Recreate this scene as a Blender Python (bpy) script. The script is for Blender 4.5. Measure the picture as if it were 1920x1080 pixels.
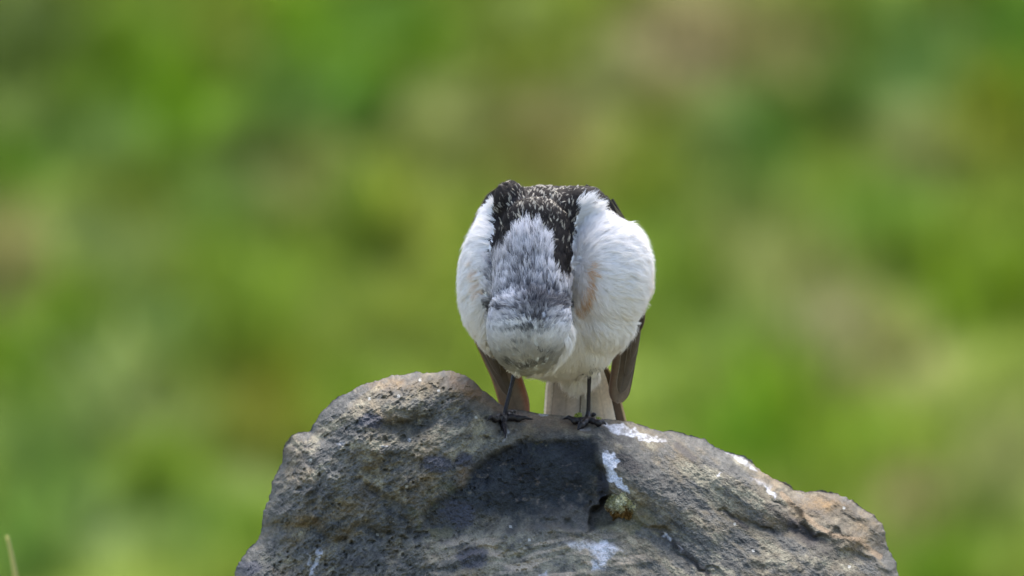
import bpy, bmesh, math
import numpy as np
from mathutils import Vector, Matrix

# ------------------------------------------------------------------ scene, camera, light
for o in list(bpy.data.objects): bpy.data.objects.remove(o)
SC = bpy.context.scene
COL = SC.collection
rad = math.radians
S = 0.00022          # metres per photo pixel at the bird's distance
CD = 6.0             # camera distance to the bird
H = 0.50             # height of the optical axis over the ground

cam = bpy.data.cameras.new('camera')
cam_o = bpy.data.objects.new('camera', cam); COL.objects.link(cam_o)
cam_o.location = (0, -CD, H); cam_o.rotation_euler = (rad(90), 0, 0)
cam.sensor_width = 36.0
cam.lens = 36.0 * CD / (1920 * S)
cam.clip_start = 0.1; cam.clip_end = 2000
cam.dof.use_dof = True
cam.dof.focus_distance = CD - 0.012
cam.dof.aperture_fstop = cam.lens / 40.0
SC.camera = cam_o

SUN_EL, SUN_AZ = 60.0, 14.0     # azimuth measured from +Y (behind the bird) towards +X
w = bpy.data.worlds.new('World'); SC.world = w; w.use_nodes = True
nt = w.node_tree; nt.nodes.clear()
sky = nt.nodes.new('ShaderNodeTexSky'); sky.sky_type = 'NISHITA'; sky.sun_disc = False
sky.sun_elevation = rad(SUN_EL); sky.sun_rotation = rad(SUN_AZ)
sky.air_density = 1.0; sky.dust_density = 3.0; sky.ozone_density = 1.0
bg = nt.nodes.new('ShaderNodeBackground'); bg.inputs['Strength'].default_value = 0.15
wo = nt.nodes.new('ShaderNodeOutputWorld')
nt.links.new(sky.outputs[0], bg.inputs['Color']); nt.links.new(bg.outputs[0], wo.inputs['Surface'])

sl = bpy.data.lights.new('sun', 'SUN'); sl.energy = 2.0; sl.angle = rad(22); sl.color = (1.0, 0.95, 0.86)
so = bpy.data.objects.new('sun', sl); COL.objects.link(so); so.location = (1, 3, 5)
sd = Vector((math.sin(rad(SUN_AZ)) * math.cos(rad(SUN_EL)), math.cos(rad(SUN_AZ)) * math.cos(rad(SUN_EL)), math.sin(rad(SUN_EL))))
so.rotation_euler = sd.to_track_quat('Z', 'Y').to_euler()

SC.view_settings.view_transform = 'Standard'; SC.view_settings.look = 'None'
SC.view_settings.exposure = 1.42; SC.view_settings.gamma = 1.0
SC.render.engine = 'CYCLES'

# ------------------------------------------------------------------ helpers
rng = np.random.default_rng(7)

def P(px, py, y):
    """photo pixel + distance behind the bird's plane (m) -> world point"""
    px = np.asarray(px, float); py = np.asarray(py, float); y = np.asarray(y, float)
    k = 1 + y / CD
    return np.stack(np.broadcast_arrays((px - 960) * S * k, y, H + (540 - py) * S * k), -1)

def toPix(p):
    k = 1 + p[..., 1] / CD
    return 960 + p[..., 0] / (S * k), 540 - (p[..., 2] - H) / (S * k)

def srgb(c):
    c = np.asarray(c, float) / 255.0
    return np.where(c <= 0.04045, c / 12.92, ((c + 0.055) / 1.055) ** 2.4)

def _hash(ix, iy, iz, seed):
    h = (ix.astype(np.uint32) * np.uint32(374761393) + iy.astype(np.uint32) * np.uint32(668265263)
         + iz.astype(np.uint32) * np.uint32(2147483647) + np.uint32((seed * 1274126177 + 1013) & 0xffffffff))
    h = (h ^ (h >> np.uint32(13))) * np.uint32(1274126177)
    h = h ^ (h >> np.uint32(16)); h = h * np.uint32(2246822519); h = h ^ (h >> np.uint32(15))
    return (h & np.uint32(0xffffff)).astype(np.float64) / float(0xffffff)

def vn(x, y, z=None, seed=0):
    if z is None: z = np.zeros_like(x)
    fx, fy, fz = np.floor(x), np.floor(y), np.floor(z)
    ix, iy, iz = fx.astype(np.int64), fy.astype(np.int64), fz.astype(np.int64)
    tx, ty, tz = x - fx, y - fy, z - fz
    tx = tx*tx*tx*(tx*(tx*6-15)+10); ty = ty*ty*ty*(ty*(ty*6-15)+10); tz = tz*tz*(3-2*tz)
    r = 0
    for a in (0, 1):
        for b in (0, 1):
            for c in (0, 1):
                wgt = (tx if a else 1-tx) * (ty if b else 1-ty) * (tz if c else 1-tz)
                r = r + wgt * _hash(ix+a, iy+b, iz+c, seed)
    return r * 2 - 1

def fbm(x, y, z=None, seed=0, octs=4, gain=0.5, ridged=False):
    if z is None: z = np.zeros_like(x)
    r = 0; a = 1; t = 0
    for i in range(octs):
        n = vn(x, y, z, seed + i * 17)
        if ridged: n = 1 - 2 * np.abs(n)
        r = r + a * n; t += a; a *= gain
        x = x * 2.03 + 3.1; y = y * 2.03 + 1.7; z = z * 2.03 + 5.3
    return r / t

def sstep(a, b, x):
    t = np.clip((x - a) / (b - a), 0, 1); return t * t * (3 - 2 * t)

def seg_dist(px, py, pts, closed=False):
    pts = np.asarray(pts, float); n = len(pts)
    best = np.full(np.shape(px), 1e9)
    for i in range(n if closed else n - 1):
        a = pts[i]; b = pts[(i + 1) % n]
        d = b - a; L = max(d @ d, 1e-9)
        t = np.clip(((px - a[0]) * d[0] + (py - a[1]) * d[1]) / L, 0, 1)
        best = np.minimum(best, np.hypot(px - a[0] - t * d[0], py - a[1] - t * d[1]))
    return best

def inside(px, py, pts):
    pts = np.asarray(pts, float); n = len(pts)
    r = np.zeros(np.shape(px), bool)
    for i in range(n):
        x0, y0 = pts[i]; x1, y1 = pts[(i + 1) % n]
        if y0 == y1: continue
        c = ((y0 > py) != (y1 > py)) & (px < (x1 - x0) * (py - y0) / (y1 - y0) + x0)
        r ^= c
    return r

def sdist(px, py, pts):
    """signed distance in pixels, positive inside the polygon"""
    d = seg_dist(px, py, pts, True)
    return np.where(inside(px, py, pts), d, -d)

def mesh_obj(name, verts, faces, mat, parent=None, color=None, smooth=True, origin=None):
    verts = np.asarray(verts, np.float32)
    if origin is not None: verts = verts - np.asarray(origin, np.float32)
    me = bpy.data.meshes.new(name)
    faces = np.asarray(faces, np.int32); k = faces.shape[1]; nf = len(faces)
    me.vertices.add(len(verts)); me.vertices.foreach_set('co', verts.ravel())
    me.loops.add(nf * k); me.loops.foreach_set('vertex_index', faces.ravel())
    me.polygons.add(nf)
    me.polygons.foreach_set('loop_start', np.arange(0, nf * k, k, dtype=np.int32))
    me.polygons.foreach_set('loop_total', np.full(nf, k, np.int32))
    me.update(calc_edges=True); me.validate()
    if smooth: me.polygons.foreach_set('use_smooth', np.ones(len(me.polygons), bool))
    if color is not None:
        at = me.color_attributes.new('tint', 'FLOAT_COLOR', 'POINT')
        c = np.ones((len(verts), 4), np.float32); c[:, :3] = color
        at.data.foreach_set('color', c.ravel())
    me.materials.append(mat)
    o = bpy.data.objects.new(name, me); COL.objects.link(o)
    if parent is not None: o.parent = parent
    return o

def tag(o, label=None, cat=None, group=None, kind=None):
    if label: o['label'] = label
    if cat: o['category'] = cat
    if group: o['group'] = group
    if kind: o['kind'] = kind
    return o

def grid_faces(nu, nv, wrap_u=False, off=0):
    i = np.arange(nu if wrap_u else nu - 1)[:, None]; j = np.arange(nv - 1)[None, :]
    i2 = (i + 1) % nu
    return (np.stack([i * nv + j + 0 * i, i2 * nv + j, i2 * nv + j + 1, i * nv + j + 1], -1).reshape(-1, 4) + off)

def material(name, rough=0.8, spec=0.3, transl=0.0, noise=None, bump=None, sheen=0.0, gain=1.0):
    m = bpy.data.materials.new(name); m.use_nodes = True
    n = m.node_tree.nodes; l = m.node_tree.links
    b = n['Principled BSDF']; b.inputs['Roughness'].default_value = rough
    b.inputs['Specular IOR Level'].default_value = spec
    if sheen: b.inputs['Sheen Weight'].default_value = sheen
    at = n.new('ShaderNodeAttribute'); at.attribute_name = 'tint'
    col = at.outputs['Color']
    if noise:
        sc, amt = noise
        tc = n.new('ShaderNodeTexCoord'); nz = n.new('ShaderNodeTexNoise')
        nz.inputs['Scale'].default_value = sc; nz.inputs['Detail'].default_value = 6
        l.new(tc.outputs['Object'], nz.inputs['Vector'])
        mr = n.new('ShaderNodeMapRange'); mr.inputs['To Min'].default_value = 1 - amt; mr.inputs['To Max'].default_value = 1 + amt
        mr.inputs['From Min'].default_value = 0.3; mr.inputs['From Max'].default_value = 0.7
        l.new(nz.outputs['Fac'], mr.inputs['Value'])
        vm = n.new('ShaderNodeVectorMath'); vm.operation = 'SCALE'
        l.new(col, vm.inputs[0]); l.new(mr.outputs[0], vm.inputs['Scale']); col = vm.outputs[0]
    l.new(col, b.inputs['Base Color'])
    if bump:
        sc, dist, st = bump
        tc2 = n.new('ShaderNodeTexCoord'); nb = n.new('ShaderNodeTexNoise')
        nb.inputs['Scale'].default_value = sc; nb.inputs['Detail'].default_value = 8
        l.new(tc2.outputs['Object'], nb.inputs['Vector'])
        bp = n.new('ShaderNodeBump'); bp.inputs['Distance'].default_value = dist; bp.inputs['Strength'].default_value = st
        l.new(nb.outputs['Fac'], bp.inputs['Height']); l.new(bp.outputs[0], b.inputs['Normal'])
    if transl:
        tr = n.new('ShaderNodeBsdfTranslucent'); mx = n.new('ShaderNodeMixShader')
        mx.inputs[0].default_value = transl
        l.new(col, tr.inputs['Color'])
        l.new(b.outputs[0], mx.inputs[1]); l.new(tr.outputs[0], mx.inputs[2])
        l.new(mx.outputs[0], n['Material Output'].inputs['Surface'])
    return m

M_rock = material('rock_stone', 0.82, 0.35, noise=(1300, 0.3), bump=(1600, 0.0008, 0.8))
M_moss = material('moss', 0.9, 0.1, transl=0.3)
M_body = material('bird_skin_and_down', 0.75, 0.2, noise=(1500, 0.1))
M_feath = material('feather_barbs', 0.7, 0.15, transl=0.30)
M_wing = material('flight_feathers', 0.5, 0.35, transl=0.22, noise=(700, 0.10), bump=(1500, 0.0002, 0.4))
M_leg = material('leg_scales', 0.42, 0.4, noise=(2500, 0.3), bump=(1800, 0.0004, 0.7))
M_horn = material('bill_horn', 0.4, 0.5)
M_grass = material('meadow_grass', 0.6, 0.2, transl=0.45)
M_soil = material('turf', 0.95, 0.1, noise=(30, 0.3))

# ------------------------------------------------------------------ terrain
SL, Y0 = 0.35, 7.0
def ground_z(y):
    # flat by the rock, then a bank that rises behind it and levels off far away
    t = np.asarray(y, float) - Y0
    rise = np.where(t < -0.5, 0, np.where(t < 0.5, SL * (t + 0.5) ** 2 / 2, SL * t))
    lim = 14.0
    return np.where(rise > lim, lim + (rise - lim) * 0.02, rise)

BLOBS = [(40,60,120,90,33,55,22),(0,120,80,70,95,126,53),(300,110,140,100,75,115,5),(330,205,90,70,96,149,5),(590,50,90,60,91,137,20),(700,30,80,60,59,106,32),(430,60,60,50,111,126,56),(20,200,50,40,108,135,76),(110,245,50,50,39,81,4),(210,230,60,60,112,148,85),(10,300,70,45,58,106,4),(540,150,80,70,71,108,49),(620,200,110,40,31,69,4),(770,90,80,70,68,108,4),(660,180,50,50,66,123,4),(400,265,150,40,56,75,33),(230,340,70,50,77,100,6),(850,235,110,80,92,106,54),(560,335,90,50,116,126,75),(680,370,60,50,85,122,31),(760,440,50,90,125,144,60),(10,470,55,80,143,145,101),(200,430,110,50,113,139,83),(470,470,90,60,99,135,39),(450,350,80,50,82,119,60),(1000,90,90,50,90,113,24),(980,40,50,40,80,101,51),(1300,40,110,70,105,102,71),(1260,120,80,60,119,113,90),(1130,160,70,60,91,106,60),(1030,220,80,50,102,103,66),(1040,290,80,50,112,116,62),(1500,100,80,70,114,119,75),(1585,60,50,60,56,93,4),(1440,235,65,70,28,83,4),(1590,175,55,60,38,82,4),(1700,130,80,70,91,132,72),(1800,40,80,50,36,72,5),(1905,70,50,100,48,103,4),(1230,220,55,80,86,106,23),(1330,240,50,50,87,113,62),(1400,320,60,40,95,126,63),(1700,260,90,50,112,124,83),(1850,220,80,50,120,137,37),(1600,300,80,40,111,140,47),(1650,370,80,60,83,127,40),(1850,500,90,70,85,120,6),(1400,430,90,60,96,114,56),(1250,470,50,80,80,116,17),(1500,490,80,50,115,129,77),(1560,620,60,60,140,142,116),(1690,650,80,60,132,142,91),(1790,560,60,60,95,132,26),(1350,600,90,60,75,105,36),(1490,740,60,60,102,138,34),(1620,790,80,50,110,145,46),(1250,730,70,60,116,146,64),(1400,800,80,50,92,140,30),(1890,850,70,80,138,154,99),(1720,930,55,50,128,129,94),(1850,960,80,50,82,116,27),(1750,1050,60,50,84,126,25),(80,560,80,50,97,140,32),(30,640,60,50,77,117,17),(270,600,80,50,82,115,63),(480,600,80,60,96,129,38),(720,640,90,50,116,140,62),(500,740,60,80,106,114,34),(260,770,90,50,142,166,109),(80,830,90,110,86,124,58),(300,850,70,50,113,149,41),(180,970,60,60,109,141,87),(350,960,60,60,114,148,79),(480,880,50,50,126,150,88),(440,950,60,50,98,140,32),(660,700,80,40,98,134,34),(30,1040,60,50,89,130,61),(1150,1000,300,60,105,140,45)]
GB = np.array(BLOBS, float); GBC = srgb(GB[:, 4:7])
GRASS_GAIN = np.array((1.22, 1.02, 0.95))

def meadow_col(X, Y, lift=0.0):
    """albedo of the turf at a world position: lush, mossy and dry patches"""
    p = np.stack([X, Y, ground_z(Y) + lift], -1); px, py = toPix(p)
    wsum = np.full(px.shape, 0.25); c = np.ones(px.shape + (3,)) * srgb((112, 140, 50)) * 0.25
    n1 = vn(X * 1.1, Y * 0.7, seed=5)[..., None]; n2 = vn(X * 2.3, Y * 1.5, seed=9)[..., None]
    far = srgb((100, 135, 38)) * (1 - np.clip(n1, 0, 1)) + srgb((140, 138, 85)) * np.clip(n1, 0, 1)
    far = far * 0.66 * (1 + 0.35 * n2)
    for b, bc in zip(GB, GBC):
        g = np.exp(-((px - b[0]) / b[2]) ** 2 - ((py - b[1]) / b[3]) ** 2)
        wsum += g * 1.5; c += g[..., None] * 1.5 * bc
    c /= wsum[..., None]
    out = np.clip(np.maximum(np.abs(px - 960) - 1000, np.abs(py - 540) - 600) / 300, 0, 1)[..., None]
    res = (c * (1 - out) + far * out) * GRASS_GAIN
    near = sstep(5.5, 3.0, Y)[..., None] * (np.abs(X)[..., None] < 30)      # unseen turf round the rock, made straw-grey to weaken green bounce light
    return res * (1 - near) + srgb((134, 132, 100)) * (1 + .3 * n2) * near

xs = np.unique(np.concatenate([np.linspace(-400, 400, 81), np.linspace(-10, 10, 81), np.linspace(-1.6, 1.6, 161)]))
ys = np.unique(np.concatenate([np.linspace(-60, 800, 120), np.linspace(-8, 20, 113), np.linspace(6, 11, 251)]))
X, Y = np.meshgrid(xs, ys, indexing='ij')
Z = ground_z(Y) + 0.015 * vn(X * 2, Y * 2, seed=3) * (np.hypot(X, Y) > 0.5) + 0.6 * vn(X * 0.05, Y * 0.05, seed=4) * sstep(15, 60, np.hypot(X, Y))
g = mesh_obj('ground', np.stack([X, Y, Z], -1).reshape(-1, 3), grid_faces(len(xs), len(ys)), M_soil, color=(meadow_col(X, Y) * 0.75).reshape(-1, 3))
tag(g, kind='structure')

def grass_blades(n, x0, x1, y0, y1, hmin, hmax, wid, seed, colfn):
    r = np.random.default_rng(seed)
    # tufted: blades gather round tuft centres
    nt_ = n // 14
    tx = r.uniform(x0, x1, nt_); ty = r.uniform(y0, y1, nt_)
    k = r.integers(0, nt_, n)
    bx = tx[k] + r.normal(0, 0.012, n); by = ty[k] + r.normal(0, 0.012, n)
    keep = np.hypot(bx / 0.27, by / 0.25) > 1.0
    bx, by, k = bx[keep], by[keep], k[keep]; n = len(bx)
    tb = r.uniform(0.75, 1.25, nt_)
    h = r.uniform(hmin, hmax, n) * tb[k]
    ang = r.uniform(0, 2 * np.pi, n); lean = r.uniform(0.1, 0.8, n) * h
    fa = r.uniform(0, np.pi, n); wx, wy = np.cos(fa) * wid / 2, np.sin(fa) * wid / 2
    z0 = ground_z(by) - 0.005
    V = np.zeros((n, 5, 3))
    mx, my = bx + np.cos(ang) * lean * 0.35, by + np.sin(ang) * lean * 0.35
    V[:, 0] = np.stack([bx - wx, by - wy, z0], -1); V[:, 1] = np.stack([bx + wx, by + wy, z0], -1)
    V[:, 2] = np.stack([mx + wx * .8, my + wy * .8, z0 + h * .6], -1); V[:, 3] = np.stack([mx - wx * .8, my - wy * .8, z0 + h * .6], -1)
    V[:, 4] = np.stack([bx + np.cos(ang) * lean, by + np.sin(ang) * lean, z0 + h], -1)
    base = (np.arange(n) * 5)[:, None]
    q = base + np.array([0, 1, 2]); q2 = base + np.array([0, 2, 3]); q3 = base + np.array([3, 2, 4])
    F = np.concatenate([q, q2, q3])
    c = colfn(bx, by) * (r.uniform(0.75, 1.3, n) * tb[k])[:, None]
    c = np.repeat(c[:, None], 5, 1)
    return V.reshape(-1, 3), F, c.reshape(-1, 3)

parts = [grass_blades(150000, -2.2, 2.2, 6.6, 10.6, .03, .06, .004, 1, lambda a, b: meadow_col(a, b, .03)),
         grass_blades(60000, -3.5, 3.5, -1.6, 6.6, .04, .10, .004, 2, lambda a, b: meadow_col(a, b, .03)),
         grass_blades(60000, -9, 9, 5, 24, .05, .11, .012, 3, lambda a, b: meadow_col(a, b, .03))]
VV, FF, CC = [], [], []; off = 0
for v, f, c in parts:
    inner = np.ones(len(f), bool)
    VV.append(v); FF.append(f + off); CC.append(c); off += len(v)
gr = mesh_obj('meadow_grass', np.concatenate(VV), np.concatenate(FF), M_grass, color=np.concatenate(CC), smooth=False)
tag(gr, 'blurred green and straw coloured meadow grass covering the bank behind the rock', 'grass', kind='stuff')

# ------------------------------------------------------------------ rock
OUT = [(440,1080),(447,1060),(455,1045),(467,1030),(478,1015),(487,1000),(492,985),(494,967),(497,950),(505,928),(510,905),(519,888),(527,870),(529,856),(533,838),(546,817),(562,811),(583,808),(590,792),(600,775),(618,757),(640,740),(660,731),(680,722),(710,711),(740,703),(780,697),(815,696),(845,696),(862,700),(876,707),(890,718),(905,731),(922,744),(938,758),(952,767),(985,770),(1010,775),(1060,780),(1100,783),(1130,785),(1165,788),(1185,790),(1215,800),(1240,806),(1262,808),(1280,812),(1300,818),(1320,823),(1340,836),(1356,843),(1372,850),(1395,856),(1415,870),(1432,884),(1450,897),(1470,906),(1490,917),(1508,920),(1540,921),(1570,925),(1590,934),(1610,947),(1632,962),(1650,978),(1660,995),(1661,1010),(1663,1025),(1672,1042),(1681,1060),(1686,1080),
(1700,1130),(1740,1250),(1830,1500),(1900,1900),(1960,2400),(1990,2860),(1500,2900),(700,2900),(160,2860),(190,2300),(250,1800),(330,1400),(400,1180)]
CEN = np.array((1060., 1600.))

HOLLOW = [(800,985),(786,962),(800,935),(840,915),(872,902),(880,880),(905,856),(932,838),(960,824),(1000,819),(1040,819),(1075,811),(1105,814),(1122,828),(1133,850),(1136,880),(1142,915),(1165,945),(1190,970),(1225,992),(1180,996),(1100,988),(1040,992),(960,1000),(880,1008),(830,1005)]
CAVE = [(1142,926),(1158,928),(1168,940),(1172,972),(1150,978),(1130,982),(1098,986),(1104,966),(1118,948),(1136,944)]

def rock_front(px, py, detail=True):
    """depth of the stone's face towards the camera (m) below its skyline"""
    d = seg_dist(px, py, OUT, True)
    D = 0.030 * (1 - np.exp(-d / 42.0)) + d * S * 0.55
    D = np.where(d > 500, D, D)
    wx = px + 16 * vn(px / 45, py / 45, seed=31) + 6 * vn(px / 14, py / 14, seed=32)
    wy = py + 16 * vn(px / 45, py / 45, seed=33) + 6 * vn(px / 14, py / 14, seed=34)
    foot = np.exp(-((px - 1020) / 120) ** 2 - ((py - 790) / 22) ** 2)
    wx = px + (wx - px) * (1 - foot); wy = py + (wy - py) * (1 - foot)
    # broken hollow under the ledge: vertical, recessed, coming out again at its foot
    sh = sdist(px * .5 + wx * .5, py * .5 + wy * .5, HOLLOW)
    rec = (0.0028 + np.clip(wy - 815, 0, 150) * S * 0.62) * (1 - 0.85 * sstep(980, 880, wx) * sstep(850, 920, wy))
    rec = rec * (1 - 0.95 * sstep(935, 1015, wy + .12 * (wx - 1000)))
    D = D - rec * sstep(-3, 13, sh)
    D = D - 0.010 * sstep(-3, 8, sdist(wx, wy, CAVE))
    # lower apron faces upwards
    D = D + np.clip(wy - 1000, 0, 400) * S * 0.5
    # ridge and basin at the right-hand end
    R1 = [(1440,905),(1475,935),(1510,965),(1545,995),(1600,1012),(1640,1040),(1700,1110)]
    dr = seg_dist(wx, wy, R1)
    D = D + 0.0035 * np.exp(-(dr / 9) ** 2)
    basin = [(1450,905),(1475,930),(1512,960),(1550,990),(1605,1008),(1650,1045),(1720,1110),(1760,1000),(1600,900)]
    sb = sdist(wx, wy, basin)
    D = D + 0.004 * sstep(-30, 5, -sb) * np.exp(-(np.maximum(-sb, 0) / 90) ** 2) * 0 - 0.005 * sstep(0, 30, sb) * sstep(60, 20, sb) + 0.006 * sstep(-4, 40, sb)
    D = D - 0.006 * np.exp(-((wx - 1500) / 30) ** 2 - ((wy - 1000) / 25) ** 2)
    # small bench near the right skyline
    R2 = [(1352,838),(1385,875),(1420,895),(1450,925),(1480,965)]
    dn = seg_dist(wx, wy, R2); side = (wy - 838) - (wx - 1352) * 0.95
    D = D + 0.0045 * sstep(-6, 6, side) * np.exp(-(dn / 45) ** 2)
    # cracks
    for ln, a, wd in (([(1225,985),(1265,1020),(1310,1055),(1350,1090)], .0022, 6), ([(1350,955),(1400,985),(1440,1000)], .002, 5),
                      ([(690,905),(735,930),(760,985),(740,1040)], .003, 9), ([(545,820),(580,850),(600,900),(590,960)], .003, 14),
                      ([(640,760),(700,745),(770,730),(850,735)], .002, 12), ([(700,880),(780,860),(860,850)], .0025, 14),
                      ([(440,1020),(520,1000),(620,1010),(720,990)], .0035, 12)):
        D = D - a * np.exp(-(seg_dist(wx, wy, ln) / wd) ** 2)
    # two facets on the left shoulder meeting at a ridge
    D = D + 0.010 * np.exp(-(seg_dist(wx, wy, [(745,700),(705,790),(650,870),(560,960)]) / 70) ** 2)
    D = D - 0.008 * np.exp(-((wx - 770) / 45) ** 2 - ((wy - 790) / 30) ** 2)
    D = D + 0.006 * np.exp(-(seg_dist(wx, wy, [(840,710),(880,740),(900,790),(830,860)]) / 34) ** 2)
    D = D + 0.005 * np.exp(-(seg_dist(wx, wy, [(1150,840),(1190,900),(1260,960),(1330,1000)]) / 40) ** 2)
    # layered, pitted surface
    wl = sstep(1180, 860, px)
    def aniso(a, lu, lv, seed, octs, ridged=False):
        ca, sa = math.cos(rad(a)), math.sin(rad(a))
        return fbm((px * ca - py * sa) / lu, (px * sa + py * ca) / lv, seed=seed, octs=octs, ridged=ridged, gain=.6)
    nl = aniso(33, 75, 36, 41, 5, True) * 0.0017 + aniso(35, 30, 15, 42, 4, True) * 0.0012 + aniso(10, 9, 7, 43, 2) * 0.0005
    nr = aniso(-38, 85, 46, 51, 5, True) * 0.0014 + aniso(-34, 30, 14, 52, 3, True) * 0.0008 + aniso(0, 8, 6, 53, 2) * 0.0003
    n = nl * wl + nr * (1 - wl) * .6
    n = n * (1 - 0.55 * sstep(-4, 10, sh))
    pit = vn(px / 12, py / 9, seed=61) + .5 * vn(px / 5, py / 5, seed=65); n = n - 0.0016 * sstep(0.55, 1.1, pit + .5 * vn(px / 70, py / 60, seed=64)) * (0.1 + 0.9 * wl)
    n = n + (0.0005 + .0005 * wl) * fbm(px / 6, py / 5, seed=62, octs=3, gain=.7)
    n = n + 0.0016 * vn(px / 90 + 3, (py + .12 * px + 10 * vn(px / 60, py / 40, seed=67)) / 11, seed=66) * sstep(1000, 1030, py) * sstep(760, 860, px) * sstep(1260, 1180, px)
    n = n + 0.004 * fbm(px / 130, py / 100, seed=63, octs=2)
    n = n * (.15 + .85 * sstep(0, 14, d)) * (1 - 0.85 * foot)
    if detail: D = D + n
    return D, d, sh, n

RIM_Y = 0.020
def rim_y(px): return RIM_Y + 0.010 * np.sin((px - 900) / 210.0) * 0 + 0 * px

def rock_y(px, py):
    D = rock_front(np.array([px], float), np.array([py], float))[0][0]
    return RIM_Y - D

def polar_R(th):
    o = np.array(OUT, float) - CEN
    a = np.arctan2(o[:, 1], o[:, 0]); idx = np.argsort(a); a = a[idx]; q = o[idx]
    # exact intersection with the polygon edges
    res = np.zeros_like(th); dx, dy = np.cos(th), np.sin(th)
    for i in range(len(q)):
        p0 = q[i]; p1 = q[(i + 1) % len(q)]
        e = p1 - p0; den = dx * e[1] - dy * e[0]
        with np.errstate(all='ignore'):
            t = (p0[0] * e[1] - p0[1] * e[0]) / den
            u = (p0[0] * dy - p0[1] * dx) / den
        ok = (t > 0) & (u >= -1e-6) & (u <= 1 + 1e-6)
        res = np.where(ok, t, res)
    return res

thA = math.atan2(1085 - CEN[1], 425 - CEN[0]); thB = math.atan2(1085 - CEN[1], 1700 - CEN[0])
th = np.concatenate([np.linspace(thA, thB, 1350), np.linspace(thB, thA + 2 * math.pi, 160)[1:-1]])
tt = np.concatenate([np.linspace(0.02, 0.52, 24), np.linspace(0.52, 0.97, 470)[1:], np.linspace(0.97, 1.0, 50)[1:]])
R = polar_R(th)
TH, T = np.meshgrid(th, tt, indexing='ij')
RR = R[:, None] * T
# fine outline roughness
def roughen(rr, th_, t_):
    x_, y_ = CEN[0] + rr * np.cos(th_), CEN[1] + rr * np.sin(th_)
    q = 2.6 * vn(x_ / 21, y_ / 21, seed=71) + 1.8 * vn(x_ / 8, y_ / 8, seed=72) + 1.0 * vn(x_ / 4, y_ / 4, seed=73)
    return rr + q * sstep(0.93, 1, t_) * (1 - np.exp(-((x_ - 1040) / 110) ** 2))
RR = roughen(RR, TH, T)
PX, PY = CEN[0] + RR * np.cos(TH), CEN[1] + RR * np.sin(TH)
D, dd, sh, nn = rock_front(PX, PY)
low = sstep(1100, 1700, PY)
D = D * (1 - low) + (0.14 + 0.03 * vn(PX / 300, PY / 300, seed=8)) * low * np.sqrt(np.clip(1 - T ** 6, 0, 1)) + D * low * 0.0
D = np.maximum(D, 0) * (1 - np.exp(-(1 - T) * R[:, None] / 7))
front = P(PX, PY, RIM_Y - D)
# back half, plainer but just as solid
tb = np.concatenate([np.linspace(0.02, 0.9, 40), np.linspace(0.9, 1.0, 24)[1:]])
THb, Tb = np.meshgrid(th, tb, indexing='ij'); RB = R[:, None] * Tb
RB = roughen(RB, THb, Tb)
PXb, PYb = CEN[0] + RB * np.cos(THb), CEN[1] + RB * np.sin(THb)
db = seg_dist(PXb, PYb, OUT, True)
Db = 0.018 * (1 - np.exp(-db / 30)) + 0.20 * (1 - np.exp(-db / 700)) + 0.008 * fbm(PXb / 120, PYb / 100, seed=81, octs=4) * sstep(0, 40, db)
Db = Db * (1 - np.exp(-(1 - Tb) * R[:, None] / 7))
back = P(PXb, PYb, RIM_Y + Db)

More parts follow.
